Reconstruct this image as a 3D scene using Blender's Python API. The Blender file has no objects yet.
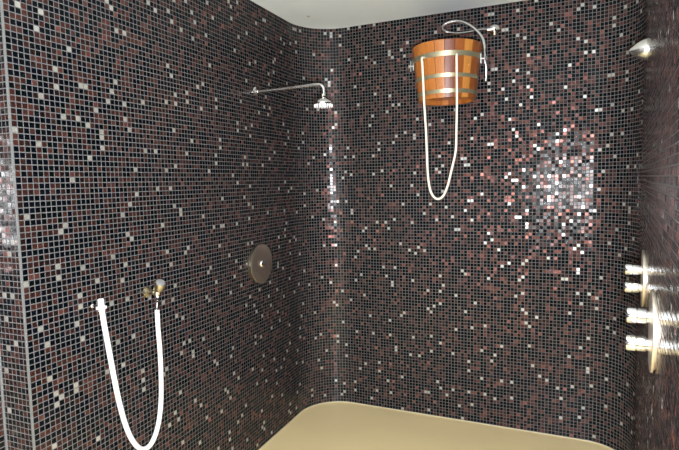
import bpy, bmesh, math, random
import numpy as np
from mathutils import Vector, Matrix

PI = math.pi
COL = bpy.context.scene.collection
rng = np.random.default_rng(7)

# ------------------------------------------------------------------ geometry of the room (metres)
S = .0218                                   # mosaic pitch: 20 mm glass tile and its joint
XL, YB, RL, RR = -1.752, 3.530, .30, .25    # left wall, back wall, corner radii
TH, DR, Y0, WP = .0911, .0962, 1.206, .157   # splay of the right wall, near end of the left wall, pier depth
ZT = 2.7966                                 # ceiling height
NR = np.array([math.cos(TH), -math.sin(TH)]); TR = np.array([math.sin(TH), math.cos(TH)])
cL = np.array([XL + RL, YB - RL])
cR = np.array([(DR - RR - NR[1] * (YB - RR)) / NR[0], YB - RR])
A_END = math.atan2(NR[1], NR[0])
L1 = YB - RL - Y0; L2 = RL * PI / 2; L3 = cR[0] - cL[0]; L4 = RR * (PI / 2 - A_END)
PEND = cR + RR * NR

def path(s):
    """plan of the continuous mosaic wall: left flat, round corner, back flat, round corner, right flat"""
    if s < L1: return np.array([XL, Y0 + s]), np.array([0, 1.])
    s -= L1
    if s < L2:
        a = PI - s / RL
        return cL + RL * np.array([math.cos(a), math.sin(a)]), np.array([math.sin(a), -math.cos(a)])
    s -= L2
    if s < L3: return np.array([cL[0] + s, YB]), np.array([1., 0])
    s -= L3
    if s < L4:
        a = PI / 2 - s / RR
        return cR + RR * np.array([math.cos(a), math.sin(a)]), np.array([math.sin(a), -math.cos(a)])
    s -= L4
    return PEND - TR * s, -TR

def decode(t):
    out = set()
    for c in t.split(';'):
        k, v = c.split(':')
        for r in v.split(','): out.add((int(k), int(r)))
    return out
PALE = decode("0:41,66;1:55;2:21,74;3:77,83,95;4:43,86,88;5:24,35,87;6:21,64,66;7:58;8:30,33,57,86,87;9:38,75;10:49,70,72,78;11:26,65;12:38,98;13:32;14:32,39,45,68;15:86;16:36;17:40,41,43,73;18:64,81;19:34,86;20:15,32,69;21:16,30,56,66,73;22:20,60,81;23:34,37,54,61;24:20,39,89,91,93;25:47,52;27:67,74;28:33,43;30:92;31:12,43,51,76,91,104;32:59;33:13,65,102;34:47,68,76,104;35:32,51,73,80,98,110;36:24,55,89;37:12,26,38,46,81,87;38:14,30,32,56,57;39:9,66,87;40:65,90,91,102;41:15,43,113;42:29,31,104;43:8,40;44:88,108;45:10,16;46:12,27,58,78,92;47:32,72,79;48:26,71,95,118;49:47,96;50:14,61,75,87,109;51:6,21;52:43,45,66,104;53:9,29,31,61,105,116,118;54:39,41,54,61,107,121;55:96;56:69,79,94,101;57:115;58:75,103;59:48,71,114;60:3,61;61:4,7,50,73,78,112,122;62:15,34,36;63:84;64:2,11,28,45,54;65:43,67,82,103;66:35,45,56,60,126;67:22,51,67,85,94,96,108;68:9,37,57,87;69:17,34,117,122;70:81,95,105,121,123;71:89,101;72:16,109;73:5,30;74:45,126;75:84,115;76:28,38,59,80,87,94;77:3,25,104;78:3,8,30,43,108,112;79:18,21,28;80:83,90;81:41,75,76,93,108,117;82:14,17,67,70;83:13,52,106;84:77,86;85:104,124;86:59,65,67,122,125;87:6,10,32,50,63,96,102;88:38,81;89:7,53,69,73;90:19,34,36,125;91:52,86,110,120;92:68,106;93:6,20,69,118;94:60,84,99,102;95:1,74,95,111;96:1,5,8,39,91;97:80;98:1,34,37,54,58;99:16,85,122,124;100:26,44;101:62,95,104;102:42,112;103:8,53,103,115;104:26,83,125;105:18,63,72,109;106:41;107:1,16,85;108:17,18,39,92,120;109:1,2,13,32,64,72,79,93,104,106;110:27,31,57,125;111:88,99,121,124;112:2,5,49,107,111;113:42,47,57;114:39,91;115:0,10,48,60,61,120,123;116:42,76,84,102;117:19,74,115;118:25,82;119:0,67,89,113;120:66,72;121:10,73,96,125;122:32,102;123:29,42,48,73,122;124:0,12,22,64,112,115;125:38,40;126:47,79;127:6,64,82,118;128:28,66,97,102,122;129:9,10,23,52,84,85;130:11,26,38,63,79,106,107;131:36;132:26,71,95,116,127;133:9,58,94;134:11,35;135:7,73,108;136:52,64,83,102;137:36,37,48,74;138:31,55,72,108;140:61,73,120;141:86,92,120,126;142:33,58,93,101,106;143:91;144:5,47,63,116;145:43,48,81,86,90,103,118;146:32,46,54,84;147:59,120;148:39;149:62,106,118;150:29,66,87,98;151:5,66,123;152:44,79,127;153:44,46,60,80,92;154:46,57,108,111,118;155:38,57,63,97,122;156:32,89;158:31,55,104,113;159:70,96,118;160:2,22,24,40,67,81;161:2,18,40,69,107;162:18,105,119;163:72;164:7,24,77,102,113;165:7,27,50;166:33,49,58,76;167:22,36,51,113,118;168:2,9,19,38,51,62,86;169:29,62,81;170:10,48,53,76,80,85,90;171:15,20,24,60,64,65,75,91,94;172:27,95,101;173:0,41,50,107;174:35,42,53,92;175:110;177:7,50,53,56,57,74,111;179:9,38,40,52,55;180:46,113;181:25,37,50,64,67,80,116,122;182:19,80;183:63,90,103;184:4,12,71,112;185:3,56,61,70,77,78,84;186:13,16,28,59,72,87,100,121;187:118;188:4,16,53,84,97,106,107;189:32,60,111;190:32,43,54,85,88,126;191:49,79;192:23,42;193:8,10,23,31,39,69,93,101,108,116;194:45;195:13,65,90,94;196:6,33,39,72;197:18,23,25,58,111;198:48,70,119;199:16,33,55,59,60,63,78;200:6,107;201:48,67,115;202:9,29,45;203:58,115,119;204:108")        # which tiles (column, row) of the wall are the pale pearl ones
PALE_PIER = decode("1:59;2:61,68,76;4:68,72,77;5:81,88")

# ------------------------------------------------------------------ materials
def mat(name):
    m = bpy.data.materials.new(name); m.use_nodes = True
    nt = m.node_tree
    return m, nt, nt.nodes['Principled BSDF']
def N(nt, t, **kw):
    n = nt.nodes.new(t)
    for k, v in kw.items(): setattr(n, k, v)
    return n
def simple(name, col, rough=.5, metal=0., noise=0., scale=20., bump=0., coat=0.):
    m, nt, b = mat(name)
    b.inputs['Roughness'].default_value = rough; b.inputs['Metallic'].default_value = metal
    b.inputs['Coat Weight'].default_value = coat
    tc = N(nt, 'ShaderNodeTexCoord'); no = N(nt, 'ShaderNodeTexNoise'); no.inputs['Scale'].default_value = scale
    no.inputs['Detail'].default_value = 4
    nt.links.new(tc.outputs['Object'], no.inputs['Vector'])
    mx = N(nt, 'ShaderNodeMix', data_type='RGBA')
    mx.inputs[6].default_value = (*[c * (1 - noise) for c in col], 1); mx.inputs[7].default_value = (*[min(1, c * (1 + noise)) for c in col], 1)
    nt.links.new(no.outputs['Fac'], mx.inputs[0]); nt.links.new(mx.outputs[2], b.inputs['Base Color'])
    if bump:
        bp = N(nt, 'ShaderNodeBump'); bp.inputs['Strength'].default_value = bump; bp.inputs['Distance'].default_value = .002
        nt.links.new(no.outputs['Fac'], bp.inputs['Height']); nt.links.new(bp.outputs['Normal'], b.inputs['Normal'])
    return m

def tile_mat():
    m, nt, b = mat('mosaic_glass')
    a = N(nt, 'ShaderNodeAttribute', attribute_name='tile_color')
    g = N(nt, 'ShaderNodeAttribute', attribute_name='tile_finish')      # x roughness, y metallic fleck, z sparkle
    sp = N(nt, 'ShaderNodeSeparateXYZ')
    nt.links.new(g.outputs['Vector'], sp.inputs[0])
    tc = N(nt, 'ShaderNodeTexCoord')
    no = N(nt, 'ShaderNodeTexNoise'); no.inputs['Scale'].default_value = 260; no.inputs['Detail'].default_value = 3
    nt.links.new(tc.outputs['Object'], no.inputs['Vector'])
    mp = N(nt, 'ShaderNodeMapRange'); mp.inputs[1].default_value = .3; mp.inputs[2].default_value = .7
    mp.inputs[3].default_value = .65; mp.inputs[4].default_value = 1.35
    nt.links.new(no.outputs['Fac'], mp.inputs[0])
    mul = N(nt, 'ShaderNodeVectorMath', operation='SCALE')
    nt.links.new(a.outputs['Color'], mul.inputs[0]); nt.links.new(mp.outputs[0], mul.inputs['Scale'])
    nt.nodes.remove(b)
    out = nt.nodes['Material Output']
    df = N(nt, 'ShaderNodeBsdfDiffuse'); fl = N(nt, 'ShaderNodeBsdfAnisotropic', distribution='GGX'); gl = N(nt, 'ShaderNodeBsdfAnisotropic', distribution='BECKMANN')
    nt.links.new(mul.outputs[0], df.inputs['Color']); fk = N(nt, 'ShaderNodeVectorMath', operation='SCALE'); fk.inputs['Scale'].default_value = 6.0; nt.links.new(mul.outputs[0], fk.inputs[0])
    fm = N(nt, 'ShaderNodeVectorMath', operation='MINIMUM'); fm.inputs[1].default_value = (.9, .9, .88); nt.links.new(fk.outputs[0], fm.inputs[0]); nt.links.new(fm.outputs[0], fl.inputs['Color']); nt.links.new(sp.outputs[0], fl.inputs['Roughness'])
    gl.inputs['Color'].default_value = (1, 1, 1, 1); gl.inputs['Roughness'].default_value = .21
    m1 = N(nt, 'ShaderNodeMixShader'); nt.links.new(sp.outputs[1], m1.inputs[0]); nt.links.new(df.outputs[0], m1.inputs[1]); nt.links.new(fl.outputs[0], m1.inputs[2])
    fr = N(nt, 'ShaderNodeFresnel'); fr.inputs['IOR'].default_value = 1.26
    mm = N(nt, 'ShaderNodeMath', operation='MULTIPLY'); nt.links.new(fr.outputs[0], mm.inputs[0]); nt.links.new(sp.outputs[2], mm.inputs[1])
    m2 = N(nt, 'ShaderNodeMixShader'); nt.links.new(mm.outputs[0], m2.inputs[0]); nt.links.new(m1.outputs[0], m2.inputs[1]); nt.links.new(gl.outputs[0], m2.inputs[2])
    nt.links.new(m2.outputs[0], out.inputs['Surface'])
    return m
M_TILE = tile_mat()
M_GROUT = simple('grout', (.108, .105, .108), .85, noise=.15, scale=60)
M_STEEL = simple('satin_steel_trim', (.62, .63, .64), .35, 1.)
M_TRIM = simple('anodised_trim', (.17, .175, .175), .45, .25)
M_CHROME = simple('chrome', (.86, .86, .87), .10, 1.)
M_NICKEL = simple('brushed_nickel', (.66, .58, .50), .38, 1., noise=.06, scale=80)
M_BRASS = simple('aged_brass_band', (.44, .41, .27), .36, .7, noise=.12, scale=40)
M_BRASSY = simple('brass_valve', (.52, .47, .34), .28, 1., noise=.1, scale=60)
M_PLASTIC = simple('white_hose_rubber', (.80, .81, .83), .35)
M_ROPE = simple('cream_cord', (.86, .80, .68), .7, noise=.08, scale=200, bump=.3)
M_CEIL = simple('painted_ceiling', (.80, .86, .87), .6, noise=.015, scale=2)
M_FRONT = simple('painted_plaster', (.30, .30, .29), .8, noise=.02, scale=3)
M_FLOOR = simple('beige_resin_floor', (.74, .595, .325), .32, noise=.04, scale=2.2)
M_SEAL = simple('silicone_seal', (.62, .54, .34), .45)
M_SATIN = simple('satin_cap', (.22, .22, .22), .55, .4)
M_SCHROME = simple('satin_chrome', (.80, .80, .79), .27, 1.)
M_DARK = simple('dark_rubber', (.03, .03, .035), .5)
def wood_mat():
    m, nt, b = mat('larch_staves')
    a = N(nt, 'ShaderNodeAttribute', attribute_name='stave_tone')
    tc = N(nt, 'ShaderNodeTexCoord'); mp = N(nt, 'ShaderNodeMapping'); mp.inputs['Scale'].default_value = (60, 60, 3)
    no = N(nt, 'ShaderNodeTexNoise'); no.inputs['Scale'].default_value = 2; no.inputs['Detail'].default_value = 6
    nt.links.new(tc.outputs['Object'], mp.inputs[0]); nt.links.new(mp.outputs[0], no.inputs['Vector'])
    r = N(nt, 'ShaderNodeMapRange'); r.inputs[3].default_value = .78; r.inputs[4].default_value = 1.2
    nt.links.new(no.outputs['Fac'], r.inputs[0])
    mul = N(nt, 'ShaderNodeVectorMath', operation='SCALE')
    nt.links.new(a.outputs['Color'], mul.inputs[0]); nt.links.new(r.outputs[0], mul.inputs['Scale'])
    nt.links.new(mul.outputs[0], b.inputs['Base Color'])
    b.inputs['Roughness'].default_value = .38; b.inputs['Coat Weight'].default_value = .12; b.inputs['Coat Roughness'].default_value = .2
    return m
M_WOOD = wood_mat()

# ------------------------------------------------------------------ helpers
def link(name, me, m, parent=None, smooth=False):
    o = bpy.data.objects.new(name, me); COL.objects.link(o)
    if m:
        for x in (m if isinstance(m, (list, tuple)) else [m]): me.materials.append(x)
    if smooth:
        me.polygons.foreach_set('use_smooth', [True] * len(me.polygons))
        me.set_sharp_from_angle(angle=math.radians(40))
    if parent:
        o.parent = parent; o.matrix_parent_inverse = Matrix.Translation(-Vector(parent.location))
    return o
def bmobj(name, bm, m, parent=None, smooth=True):
    bmesh.ops.recalc_face_normals(bm, faces=bm.faces)
    me = bpy.data.meshes.new(name); bm.to_mesh(me); bm.free()
    return link(name, me, m, parent, smooth)
def thing(name, label, cat, loc, group=None):
    o = bpy.data.objects.new(name, None); COL.objects.link(o); o.location = loc; o.empty_display_size = .05
    o['label'] = label; o['category'] = cat
    if group: o['group'] = group
    return o
def tag(o, label, cat, group=None):
    o['label'] = label; o['category'] = cat
    if group: o['group'] = group
def struct(o): o['kind'] = 'structure'; return o

def basis(d, up=(0, 0, 1)):
    d = Vector(d).normalized(); up = Vector(up)
    if abs(d.dot(up)) > .95: up = Vector((0, 1, 0))
    x = up.cross(d).normalized(); y = d.cross(x).normalized()
    return Matrix((x, y, d)).transposed()          # columns x, y, d
def lathe(bm, prof, origin, axis, seg=32):
    """prof: (radius, height along axis); radius 0 closes to a point"""
    B = basis(axis); O = Vector(origin); rings = []
    for r, h in prof:
        if r < 1e-6: rings.append([bm.verts.new(O + B @ Vector((0, 0, h)))])
        else: rings.append([bm.verts.new(O + B @ Vector((r * math.cos(2 * PI * k / seg), r * math.sin(2 * PI * k / seg), h))) for k in range(seg)])
    for a, b in zip(rings, rings[1:]):
        for k in range(seg):
            k2 = (k + 1) % seg
            if len(a) == 1 and len(b) == 1: continue
            if len(a) == 1: bm.faces.new((a[0], b[k], b[k2]))
            elif len(b) == 1: bm.faces.new((a[k], a[k2], b[0]))
            else: bm.faces.new((a[k], a[k2], b[k2], b[k]))
def smooth_pts(pts, n=8):
    P = [np.array(p, float) for p in pts]; P = [2 * P[0] - P[1]] + P + [2 * P[-1] - P[-2]]; out = []
    for i in range(1, len(P) - 2):
        for k in range(n):
            t = k / n
            out.append(.5 * ((2 * P[i]) + (-P[i-1] + P[i+1]) * t + (2*P[i-1] - 5*P[i] + 4*P[i+1] - P[i+2]) * t*t + (-P[i-1] + 3*P[i] - 3*P[i+1] + P[i+2]) * t**3))
    out.append(P[-2]); return out
def tube(bm, pts, r, seg=16, ripple=0., n=8, cap=True):
    P = [Vector(p) for p in (smooth_pts(pts, n) if n else pts)]
    T = [(P[min(i + 1, len(P) - 1)] - P[max(i - 1, 0)]).normalized() for i in range(len(P))]
    u = basis(T[0]).col[0].copy() if False else Vector(basis(T[0])[0][:]) 
    Bm = basis(T[0]); u = Vector((Bm[0][0], Bm[1][0], Bm[2][0])); rings = []
    for i, p in enumerate(P):
        u = (u - T[i] * u.dot(T[i])).normalized(); w = T[i].cross(u)
        rr = r * (1 + (ripple if i % 2 else -ripple))
        rings.append([bm.verts.new(p + (u * math.cos(2*PI*k/seg) + w * math.sin(2*PI*k/seg)) * rr) for k in range(seg)])
    for a, b in zip(rings, rings[1:]):
        for k in range(seg): bm.faces.new((a[k], a[(k+1) % seg], b[(k+1) % seg], b[k]))
    if cap:
        bm.faces.new(rings[0]); bm.faces.new(rings[-1][::-1])
def box(bm, c, size, rot=None, bevel=0):
    r = bmesh.ops.create_cube(bm, size=1)
    vs = r['verts']
    for v in vs:
        p = Vector((v.co.x * size[0], v.co.y * size[1], v.co.z * size[2]))
        v.co = (rot @ p if rot else p) + Vector(c)
    if bevel:
        es = list({e for v in vs for e in v.link_edges})
        bmesh.ops.bevel(bm, geom=es, offset=bevel, segments=2, affect='EDGES', profile=.7)

# ------------------------------------------------------------------ mosaic walls: every tile is a raised, slightly uneven glass square on the grout
GAP, LIFT, TILT = .0026, .0008, .018
def mosaic(name, pos, cols, rows, pale, ztop=ZT, seed=0, TILT=TILT, GL=1.):
    """pos(s) -> plan point, plan tangent (room side is to the right of the tangent)"""
    r = np.random.default_rng(seed)
    V = []; Fc = []; colr = []; fin = []
    hs = (S - GAP) / 2
    nv = 0
    for c in cols:
        p0, t0 = pos((c + .5) * S)
        t3 = np.array([t0[0], t0[1], 0]); nrm = np.array([t0[1], -t0[0], 0]); up = np.array([0, 0, 1.])
        for k in rows:
            zc = ztop - (k + .5) * S
            h = min(hs, zc - .0002) if zc < hs else hs
            if zc < .004: continue
            ctr = np.array([p0[0], p0[1], zc])
            a, b = r.normal(0, TILT, 2) * (.8, 1.9)
            a = max(-.04, min(.04, a)); b = max(-.04, min(.04, b))
            base = []; top = []
            for sx, sz in ((-1, -1), (1, -1), (1, 1), (-1, 1)):
                q = ctr + t3 * sx * hs + up * sz * (h if sz < 0 else hs)
                base.append(q - nrm * .0012)
                top.append(q - t3 * sx * .0007 - up * sz * .0007 + nrm * (LIFT + sx * hs * a + sz * hs * b))
            V += base; V += top
            Fc += [(nv+4, nv+5, nv+6, nv+7)] + [(nv+i, nv+(i+1) % 4, nv+4+(i+1) % 4, nv+4+i) for i in range(4)]
            nv += 8
            u = r.random(); v = .7 + .6 * r.random()
            if (c, k) in pale:
                cc = np.array((.215, .208, .185)) * (.85 + .3 * r.random()); ff = (.36, .26, .8 * GL)
            elif u < .43:
                w = r.random()
                cc = (np.array((.033, .0120, .0092)) * (1 - w) + np.array((.010, .0058, .0058)) * w) * v; ff = (.42 + .12 * r.random(), .08 + .5 * r.random() ** 2, .7 * GL)
                if r.random() < .08: cc = cc * 1.9
                if r.random() < .16: ff = (.38, .75, ff[2])
            else:
                w = r.random()
                cc = (np.array((.002, .0025, .005)) * (1 - w) + np.array((.0015, .003, .003)) * w) * v; ff = (.3, 0, (.5 + .5 * r.random()) * GL)
            colr += [(*cc, 1.)] * 5; fin += [ff] * 5
    nt_ = len(Fc)
    # grout bed: one strip per column and a solid back
    gf = []
    cl = list(cols); edges = [pos(c * S) for c in cl] + [pos((cl[-1] + 1) * S)]
    i0 = nv
    ztop2 = ztop - rows[0] * S
    for p0, t0 in edges:
        nrm = np.array([t0[1], -t0[0]])
        for off, z in ((0, 0), (0, ztop2), (-.04, ztop2), (-.04, 0)):
            q = p0 + nrm * off
            V.append(np.array([q[0], q[1], z])); nv += 1
    for i in range(len(edges) - 1):
        a = i0 + i * 4; b = a + 4
        for j in range(4):
            gf.append((a + j, b + j, b + (j+1) % 4, a + (j+1) % 4))
    gf.append((i0, i0+1, i0+2, i0+3)); e = nv - 4; gf.append((e+3, e+2, e+1, e))
    me = bpy.data.meshes.new(name)
    me.from_pydata([tuple(v) for v in V], [], Fc + gf)
    ca = me.attributes.new('tile_color', 'FLOAT_COLOR', 'FACE')
    fa = me.attributes.new('tile_finish', 'FLOAT_VECTOR', 'FACE')
    colr += [(.3, .3, .3, 1)] * len(gf); fin += [(.8, 0, 0)] * len(gf)
    ca.data.foreach_set('color', np.array(colr, dtype=np.float32).ravel())
    fa.data.foreach_set('vector', np.array(fin, dtype=np.float32).ravel())
    o = link(name, me, [M_TILE, M_GROUT])
    me.polygons.foreach_set('material_index', [0] * nt_ + [1] * len(gf)); me.update()
    return struct(o)

c1 = int(L1 / S); c2 = int((L1 + L2 + L3 + L4) / S) + 1; c3 = c2 + 215
ROWS = range(0, 129)
for c in range(205, c3):
    for k in ROWS:
        if rng.random() < .014: PALE.add((c, k))
mosaic('wall_left', path, range(0, c1), ROWS, PALE, seed=1)
cb0 = int((L1 + L2) / S) + 1; cb1 = int((L1 + L2 + L3) / S)
mosaic('wall_back_left', path, range(c1, cb0), ROWS, PALE, seed=12, GL=2.2)
mosaic('wall_back', path, range(cb0, cb1), ROWS, PALE, seed=2, GL=.55)
mosaic('wall_back_right', path, range(cb1, c2), ROWS, PALE, seed=13, GL=.8)
mosaic('wall_right', path, range(c2, c3), ROWS, PALE, seed=3, TILT=.011, GL=1.5)
# the pier face towards the room, and the entrance wall that comes forward from it
def pier(s): return np.array([XL - .004 - 7 * S + s, Y0 - .0015]), np.array([1., 0])
PALE_PIER = {(6 - c, k) for c, k in PALE_PIER}
mosaic('wall_front_left', pier, range(0, 7), ROWS, PALE_PIER, seed=4, TILT=.03, GL=4.)
XE = XL - WP
def entry(s): return np.array([XE, Y0 - .006 - 128 * S + s]), np.array([0, 1.])
pe = {(c, k) for c in range(0, 130) for k in ROWS if rng.random() < .028}
mosaic('wall_entrance', entry, range(0, 128), ROWS, pe, seed=5, GL=6.)

def slab(name, x0, x1, y0, y1, z0, z1, m):
    bm = bmesh.new(); box(bm, ((x0+x1)/2, (y0+y1)/2, (z0+z1)/2), (x1-x0, y1-y0, z1-z0))
    return struct(bmobj(name, bm, m, smooth=False))
slab('floor', -2.05, .62, -1.72, 3.62, -.06, 0, M_FLOOR)
slab('ceiling', -2.05, .62, -1.72, 3.62, ZT, ZT + .06, M_CEIL)
slab('wall_front', -2.05, .62, -1.72, -1.62, 0, ZT, M_FRONT)
def post(name, c, sx, sy, m):
    bm = bmesh.new(); box(bm, (c[0], c[1], ZT/2), (sx, sy, ZT - .002), bevel=.0012)
    return struct(bmobj(name, bm, m, smooth=False))
post('trim_1', (XL - .0025, Y0 - .0015), .007, .007, M_TRIM)
post('trim_2', (XE + .0045, Y0 - .0035), .007, .007, M_TRIM)
# pale sealant bead where floor meets mosaic
bm = bmesh.new(); pts = []
s = 0
while s < (c3 - .5) * S:
    p, t = path(s); nn = np.array([t[1], -t[0]]); q = p + nn * .004; pts.append((q[0], q[1], .0015)); s += .02
tube(bm, pts, .0035, 8, n=0)
struct(bmobj('trim_3', bm, M_SEAL))

# ------------------------------------------------------------------ wall shower: flange, long arm, elbow, head with a ring of nozzles
fl = (XL, 2.770, 2.253)
t = thing('wall_shower', 'chrome shower head on a long straight arm from the left mosaic wall', 'shower', fl)
bm = bmesh.new(); lathe(bm, [(0, 0), (.030, 0), (.030, .006), (.024, .010), (.014, .012), (.014, .022), (0, .022)], fl, (1, 0, 0)); bmobj('flange', bm, M_CHROME, t)
arm = [(XL + .01, 2.77, 2.253), (-1.60, 2.77, 2.254), (-1.40, 2.77, 2.255), (-1.325, 2.77, 2.256), (-1.297, 2.77, 2.248), (-1.285, 2.77, 2.228), (-1.283, 2.77, 2.205), (-1.283, 2.77, 2.195)]
bm = bmesh.new(); tube(bm, arm, .0098, 14); bmobj('arm', bm, M_SCHROME, t)
hx, hy, hz = -1.288, 2.77, 2.145
bm = bmesh.new(); lathe(bm, [(0, .055), (.013, .055), (.016, .045), (.012, .036), (.020, .028), (.045, .016), (.056, .008), (.058, 0), (.056, -.006), (0, -.006)], (hx, hy, hz), (0, 0, 1))
hd = bmobj('shower_head', bm, M_CHROME, t)
bm = bmesh.new()
for R_, n in ((.052, 20), (.038, 14), (.024, 9), (.010, 4)):
    for k in range(n):
        a = 2*PI*k/n; lathe(bm, [(.0036, 0), (.0030, -.014), (0, -.015)], (hx + R_*math.cos(a), hy + R_*math.sin(a), hz - .006), (0, 0, 1), 8)
nz = bmobj('nozzle_ring', bm, M_PLASTIC, hd); nz['label'] = 'pale rubber spray nozzles'

# ------------------------------------------------------------------ round plates
def disc_plate(bm, o, ax, r, th=.014):
    lathe(bm, [(0, 0), (r*.93, 0), (r*.93, th*.35), (r, th*.4), (r, th*.8), (r*.985, th), (r*.5, th*1.12), (0, th*1.15)], o, ax, 64)
o = (XL, 2.743, 1.187)
t = thing('shower_control', 'round brushed nickel control plate with a button on the left wall', 'shower control', o)
bm = bmesh.new(); disc_plate(bm, (XL + .020, o[1], o[2]), (1, 0, 0), .124, .007); bmobj('plate', bm, M_NICKEL, t)
bm = bmesh.new(); lathe(bm, [(0, 0), (.119, 0), (.119, .021), (0, .021)], (XL, o[1], o[2]), (1, 0, 0), 48); bmobj('mounting_ring', bm, M_BRASSY, t)
bm = bmesh.new(); lathe(bm, [(0, 0), (.023, 0), (.023, .006), (.019, .011), (.010, .014), (0, .0145)], (XL + .027, o[1], o[2]), (1, 0, 0), 32); b_ = bmobj('button', bm, M_CHROME, t); b_['label'] = 'small bright chrome button'

def RW(dist, z, off=0):          # a point on the right wall, 'dist' along it from beside the camera
    q = NR * (DR - off) + TR * dist
    return (q[0], q[1], z)
AX = (-NR[0], -NR[1], 0)
def valve_set(y, z, label, za, zb, ln, r):
    O = RW(y, z)
    t = thing('shower_valve', label, 'shower valve', O, None)
    bm = bmesh.new(); disc_plate(bm, O, AX, r, .012); bmobj('plate', bm, M_NICKEL, t)
    for zz in (za, zb):
        kb = bmesh.new(); k0 = RW(y, zz, .010)
        lathe(kb, [(0, 0), (.019, 0), (.019, .012), (.0225, .014), (.0225, ln*.55), (.021, ln*.57), (.021, ln*.60), (.0235, ln*.62), (.0235, ln-.004), (.021, ln), (0, ln)], k0, AX, 40)
        kn = bmobj('knob', kb, M_CHROME, t)
    return t
valve_set(2.447, 1.262, 'chrome two-knob valve on the right wall, the smaller farther upper plate', 1.297, 1.222, .063, .118)
valve_set(1.722, 1.236, 'chrome two-knob valve on the right wall, the larger nearer lower plate', 1.276, 1.193, .063, .120)

# cone nozzle high on the right wall
O = RW(2.80, 2.262)
t = thing('body_jet', 'polished chrome cone jet high up on the right wall', 'shower jet', O)
bm = bmesh.new(); lathe(bm, [(0, 0), (.049, 0), (.049, .004), (0, .004)], O, AX); bmobj('base_ring', bm, M_NICKEL, t)
bm = bmesh.new(); lathe(bm, [(0, .004), (.0475, .004), (.0475, .010), (.041, .028), (.029, .049), (.015, .067), (.006, .076), (0, .078)], O, AX, 40); bmobj('cone', bm, M_SCHROME, t)

# ------------------------------------------------------------------ hose valve on the left wall, its hose and the clip
V0 = (XL, 1.791, 1.203)
t = thing('hose_valve', 'brass and chrome tap on the left wall feeding the white hose', 'tap', V0)
bm = bmesh.new(); lathe(bm, [(0, 0), (.027, 0), (.026, .005), (.016, .010), (.011, .013), (.011, .045), (0, .045)], V0, (1, 0, 0)); bmobj('flange', bm, M_BRASSY, t)
bm = bmesh.new()
lathe(bm, [(0, -.016), (.012, -.016), (.015, -.010), (.015, .014), (.011, .020), (.011, .030), (0, .030)], (XL + .060, 1.791, 1.203), (.35, 0, .94), 24)
tube(bm, [(XL+.06, 1.791, 1.195), (XL+.063, 1.79, 1.180), (XL+.065, 1.786, 1.160), (XL+.065, 1.781, 1.125)], .0075, 14)
for zz, rr in ((1.172, .012), (1.160, .0105), (1.128, .0098)): lathe(bm, [(0, 0), (rr, 0), (rr, .009), (0, .009)], (XL + .065, 1.783, zz), (0, 0, 1), 6 if zz > 1.15 else 18)
bmobj('valve_body', bm, M_CHROME, t)
HA = (.55, -.18, .80); HO = Vector((XL + .060, 1.791, 1.203))
bm = bmesh.new(); lathe(bm, [(0, .010), (.012, .010), (.018, .016), (.0205, .020), (.0215, .026), (.0235, .058), (.0220, .061), (0, .061)], HO, HA, 28); h_ = bmobj('handle', bm, M_BRASSY, t); h_['label'] = 'drum shaped brass handle'
bm = bmesh.new(); lathe(bm, [(0, .061), (.0218, .061), (.0205, .064), (.012, .0660), (0, .0665)], HO, HA, 28); q_ = bmobj('handle_cap', bm, M_SATIN, h_); q_['label'] = 'grey satin cap'
hose = [(-1.687,1.477,1.225),(-1.687,1.482,1.163),(-1.687,1.495,1.069),(-1.687,1.515,.928),(-1.687,1.54,.777),(-1.687,1.57,.66),(-1.687,1.604,.582),(-1.687,1.645,.533),(-1.687,1.690,.525),(-1.687,1.727,.555),(-1.687,1.757,.616),(-1.687,1.776,.703),(-1.687,1.784,.819),(-1.687,1.785,.936),(-1.687,1.781,1.032),(-1.687,1.780,1.125)]
bm = bmesh.new(); tube(bm, hose, .0107, 20, n=10); ho = bmobj('watering_hose', bm, M_PLASTIC); tag(ho, 'thick white rubber hose hanging in a deep loop on the left wall', 'hose')
bm = bmesh.new(); lathe(bm, [(0, 0), (.0135, 0), (.0135, .008), (.021, .010), (.021, .017), (.0125, .019), (.0120, .046), (.009, .049), (0, .049)], (-1.687, 1.477, 1.194), (0, -.02, 1), 24); bmobj('end_fitting', bm, M_PLASTIC, ho)
C0 = (XL, 1.491, 1.205)
t = thing('hose_clip', 'thin chrome wall clip holding the free end of the white hose', 'clip', C0)
bm = bmesh.new(); lathe(bm, [(0, 0), (.009, 0), (.008, .003), (.005, .005), (0, .005)], C0, (1, 0, 0), 20)
tube(bm, [(XL, 1.491, 1.205), (XL+.02, 1.490, 1.2055), (XL+.04, 1.486, 1.206)], .004, 10, n=4); bmobj('stem', bm, M_CHROME, t)
bm = bmesh.new(); ring = [(-1.687 + .0175*math.cos(a), 1.477 + .0175*math.sin(a), 1.2035) for a in [math.radians(x) for x in range(-150, 151, 15)]]
ring = [(-1.687 - .0175*math.cos(a), 1.477 - .0175*math.sin(a), 1.2015) for a in [math.radians(x) for x in range(-140, 141, 14)]]
tube(bm, ring, .003, 8, n=2); bmobj('jaw', bm, M_CHROME, t)

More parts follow.
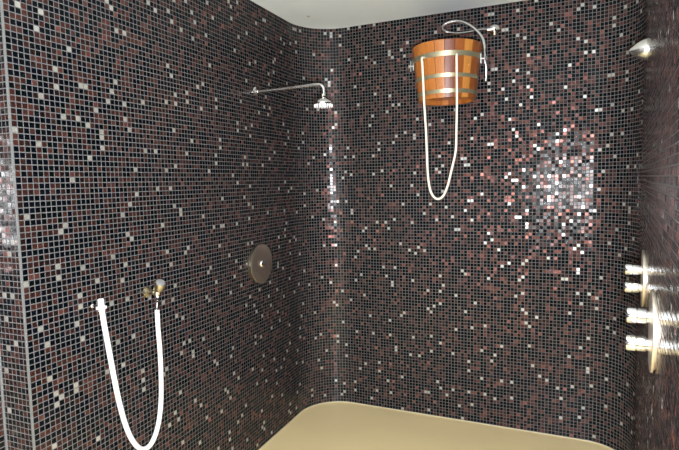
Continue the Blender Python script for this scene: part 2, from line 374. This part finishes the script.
# ------------------------------------------------------------------ wooden bucket shower
BX, BY, BT, BB, RT, RB = -.666, 3.25, 2.497, 2.170, .2115, .1735
t = thing('bucket_shower', 'orange wooden stave bucket with brass bands hung high on the back wall', 'bucket', (BX, BY, BB))
NS = 22
tones = []
rw = random.Random(5)
for k in range(NS):
    tones.append(rw.choice([(.46,.165,.034),(.40,.135,.028),(.52,.215,.048),(.35,.11,.022),(.43,.15,.032),(.27,.08,.018)]))
bm = bmesh.new(); lay = bm.faces.layers.float_color.new('stave_tone')
def br(z): return RB + (RT - RB) * (z - BB) / (BT - BB)
SUB = 4; TW = .020
for k in range(NS):
    a0 = 2*PI*(k - .5)/NS - PI/2; a1 = 2*PI*(k + .5)/NS - PI/2; g = .006
    tone = (.17, .05, .026) if k == 1 else tones[k]
    grid = {}
    for i in range(SUB + 1):
        a = a0 + g + (a1 - a0 - 2*g) * i / SUB
        for j, (z, dr) in enumerate(((BB, -TW), (BB, -.0015), (BB+.0015, 0), (BT-.003, 0), (BT, -.003), (BT, -TW))):
            r_ = br(z) + dr; grid[i, j] = bm.verts.new((BX + r_*math.cos(a), BY + r_*math.sin(a), z))
    fs = []
    for i in range(SUB):
        for j in range(6):
            fs.append(bm.faces.new((grid[i, j], grid[i+1, j], grid[i+1, (j+1) % 6], grid[i, (j+1) % 6])))
    for i in (0, SUB): fs.append(bm.faces.new([grid[i, j] for j in range(6)]))
    for f in fs: f[lay] = (*tone, 1)
bmobj('staves', bm, M_WOOD, t, smooth=False)
bm = bmesh.new(); lay = bm.faces.layers.float_color.new('stave_tone')
zb = BB + .03
nb = 5
for i in range(nb):                                                # bottom boards
    w = 2*(RB - TW + .004)/nb; x0 = BX - (RB - TW + .004) + i*w; ring = []
    rr = br(zb) - TW + .002
    n0 = len(bm.faces)
    xs = np.linspace(x0 + .001, x0 + w - .001, 7) - BX
    xs = np.clip(xs, -rr*.999, rr*.999)
    up_ = [(BX + x, BY + math.sqrt(rr*rr - x*x)) for x in xs]; dn = [(BX + x, BY - math.sqrt(rr*rr - x*x)) for x in xs[::-1]]
    lo = [bm.verts.new((x, y, zb)) for x, y in up_ + dn]; hi = [bm.verts.new((x, y, zb + .015)) for x, y in up_ + dn]
    bm.faces.new(lo); bm.faces.new(hi[::-1])
    for q in range(len(lo)): bm.faces.new((lo[q], lo[(q+1) % len(lo)], hi[(q+1) % len(lo)], hi[q]))
    bm.faces.ensure_lookup_table()
    for f in bm.faces[n0:]: f[lay] = (*(.40, .14, .04), 1)
bmobj('bottom', bm, M_WOOD, t, smooth=False)
for zc, hh in ((2.418, .030), (2.297, .024), (2.208, .024)):
    bm = bmesh.new(); z0, z1 = zc - hh/2, zc + hh/2
    lathe(bm, [(br(z0)-.0005, z0-BB), (br(z0)+.0022, z0-BB+.001), (br(z1)+.0022, z1-BB-.001), (br(z1)-.0005, z1-BB), (br(z0)-.0005, z0-BB)], (BX, BY, BB), (0, 0, 1), 88)
    bmobj('hoop', bm, M_BRASS, t)
for sx in (-1, 1):
    bm = bmesh.new(); zz = 2.408; x0 = BX + sx*(br(zz) + .004)
    box(bm, (BX + sx*(br(zz)+.006), BY, zz), (.006, .034, .060), bevel=.001)
    tube(bm, [(x0, BY, zz), (x0 + sx*.032, BY, zz)], .006, 12, n=0)
    lathe(bm, [(0, 0), (.011, 0), (.011, .007), (0, .008)], (x0 + sx*.028, BY, zz), (sx, 0, 0), 6)
    box(bm, (x0 + sx*.022, BY, zz), (.004, .014, .066), bevel=.001)
    box(bm, (x0 + sx*.022, (BY + YB)/2, zz), (.005, YB - BY + .002, .008), bevel=.001)
    bmobj('bracket', bm, M_STEEL, t)
rope = [(-.757,3.12,2.408),(-.765,3.078,2.412),(-.772,3.052,2.402),(-.768,3.05,2.358),(-.76,3.05,2.161),(-.75,3.05,1.984),(-.745,3.05,1.837),(-.74,3.05,1.718),(-.728,3.05,1.634),(-.707,3.05,1.589),(-.68,3.05,1.574),(-.65,3.05,1.591),(-.623,3.05,1.65),(-.602,3.05,1.732),(-.582,3.05,1.813),(-.573,3.05,1.87),(-.57,3.05,1.974),(-.566,3.045,2.145),(-.566,3.04,2.360),(-.566,3.045,2.400),(-.572,3.075,2.408),(-.580,3.12,2.405)]
bm = bmesh.new(); tube(bm, rope, .0066, 14, n=8); r_ = bmobj('rope', bm, M_ROPE, t); r_['label'] = 'cream pull cord in a long loop'

# metal supply hose for the bucket
RO = (-.418, YB, 2.641)
t = thing('water_supply', 'chrome wall outlet with looping metal hose above the bucket', 'water outlet', RO)
bm = bmesh.new(); lathe(bm, [(0, 0), (.034, 0), (.034, .006), (.028, .012), (.016, .016), (.016, .034), (.012, .036), (.012, .050), (0, .052)], RO, (0, -1, 0), 32); bmobj('rosette', bm, M_CHROME, t)
bm = bmesh.new(); lathe(bm, [(0, 0), (.010, 0), (.010, .014), (.0125, .015), (.0125, .034), (.008, .038), (0, .038)], (-.420, YB-.040, 2.636), (-1, -.15, .0), 24); bmobj('connector', bm, M_CHROME, t)
mh = [(-.450,3.485,2.636),(-.490,3.47,2.636),(-.54,3.45,2.628),(-.592,3.42,2.620),(-.655,3.38,2.610),(-.698,3.33,2.617),(-.700,3.30,2.640),(-.665,3.28,2.655),(-.599,3.27,2.650),(-.535,3.26,2.618),(-.492,3.25,2.569),(-.470,3.24,2.518),(-.462,3.22,2.49),(-.475,3.215,2.46)]
mh = [(-.450,3.485,2.636),(-.490,3.47,2.636),(-.570,3.40,2.612),(-.623,3.35,2.600),(-.655,3.31,2.598),(-.690,3.30,2.613),(-.698,3.30,2.641),(-.661,3.30,2.660),(-.599,3.30,2.658),(-.535,3.28,2.622),(-.482,3.257,2.570),(-.447,3.240,2.515),(-.436,3.228,2.455),(-.434,3.226,2.44)]
bm = bmesh.new(); tube(bm, mh, .0085, 12, ripple=.06, n=16); bmobj('metal_hose', bm, M_CHROME, t)
bm = bmesh.new(); tube(bm, [(-.434,3.226,2.445),(-.432,3.228,2.40),(-.428,3.24,2.34),(-.430,3.25,2.295)], .0045, 10); lathe(bm, [(0,0),(.009,0),(.009,.018),(.005,.022),(0,.022)], (-.430,3.25,2.292), (0,0,-1), 16)
bmobj('overflow_pipe', bm, M_CHROME, t)

# disc added for a dark ceiling smudge; assumed downlights added out of view
bm = bmesh.new(); lathe(bm, [(0, 0), (.012, 0), (.010, -.004), (0, -.005)], (-1.575, 3.184, ZT), (0, 0, 1), 20)
sn = bmobj('ceiling_smudge', bm, M_NICKEL); tag(sn, 'tiny grey disc for a dark smudge on the white ceiling near the left back corner', 'mark')
ML, nt, b = mat('assumed_lamp_glass'); b.inputs['Emission Color'].default_value = (1, .84, .6, 1); b.inputs['Emission Strength'].default_value = 6
for x, y, lab in ((-1.15, 2.0, 'assumed unseen round warm recessed ceiling light nearest the left wall'), (-.45, .9, 'assumed unseen round warm recessed ceiling light nearest the right wall')):
    t = thing('assumed_ceiling_light', lab, 'assumed ceiling light', (x, y, ZT))
    bm = bmesh.new(); lathe(bm, [(.034, 0), (.046, 0), (.046, -.003), (.034, -.004), (.034, 0)], (x, y, ZT), (0, 0, 1), 32); bmobj('ring', bm, M_STEEL, t)
    bm = bmesh.new(); lathe(bm, [(0, -.001), (.034, -.001), (.034, -.002), (0, -.002)], (x, y, ZT), (0, 0, 1), 32); bmobj('assumed_lamp_glass', bm, ML, t)


# ------------------------------------------------------------------ light
def area(name, loc, target, sx, sy, power, col=(1, 1, 1)):
    l = bpy.data.lights.new(name, 'AREA'); l.shape = 'RECTANGLE'; l.size = sx; l.size_y = sy; l.energy = power; l.color = col
    o = bpy.data.objects.new(name, l); COL.objects.link(o); o.location = loc
    o.rotation_euler = (Vector(target) - Vector(loc)).to_track_quat('-Z', 'Y').to_euler(); return o
area('ceiling_fill', (-.9, -1.3, 1.3), (-.9, .9, 2.8), 1.7, .8, 14, (.93, .97, 1))  # unseen fill behind the camera, added to brighten the ceiling
for x, y in ((-1.15, 2.0), (-.45, .9)):  # spots under the assumed downlights, added to light the floor
    l = bpy.data.lights.new('assumed_downlight', 'SPOT'); l.energy = 22; l.spot_size = 2.3; l.spot_blend = .8; l.shadow_soft_size = .035; l.color = (1, .93, .8)
    o = bpy.data.objects.new('assumed_downlight', l); COL.objects.link(o); o.location = (x, y, ZT - .012)
fl_ = bpy.data.lights.new('camera_flash', 'POINT'); fl_.energy = 420; fl_.shadow_soft_size = .03; fl_.color = (.95, .97, 1)
fo = bpy.data.objects.new('camera_flash', fl_); COL.objects.link(fo); fo.location = (.04, -.02, 1.56)


R = [[0.9178324706922323, 0.39638340881055634, -0.021534831383504156], [0.013185654412235681, -0.08466010709951616, -0.99632264090686], [-0.39674890580909444, 0.9141733202657042, -0.08293036991153784]]
cam = bpy.data.cameras.new('camera'); co = bpy.data.objects.new('camera', cam); COL.objects.link(co)
cam.sensor_fit = 'HORIZONTAL'; cam.sensor_width = 36; cam.lens = 514.671 * 36 / 679; cam.clip_start = .01
m = Matrix(((R[0][0], -R[1][0], -R[2][0], 0), (R[0][1], -R[1][1], -R[2][1], 0), (R[0][2], -R[1][2], -R[2][2], 1.6864), (0, 0, 0, 1)))
co.matrix_world = m
sc = bpy.context.scene; sc.camera = co
w = bpy.data.worlds.new('world'); sc.world = w; w.use_nodes = True
w.node_tree.nodes['Background'].inputs[0].default_value = (.5, .55, .6, 1); w.node_tree.nodes['Background'].inputs[1].default_value = .3
sc.view_settings.view_transform = 'Standard'; sc.view_settings.look = 'None'; sc.view_settings.exposure = 0; sc.view_settings.gamma = 1
sc.view_settings.use_curve_mapping = False
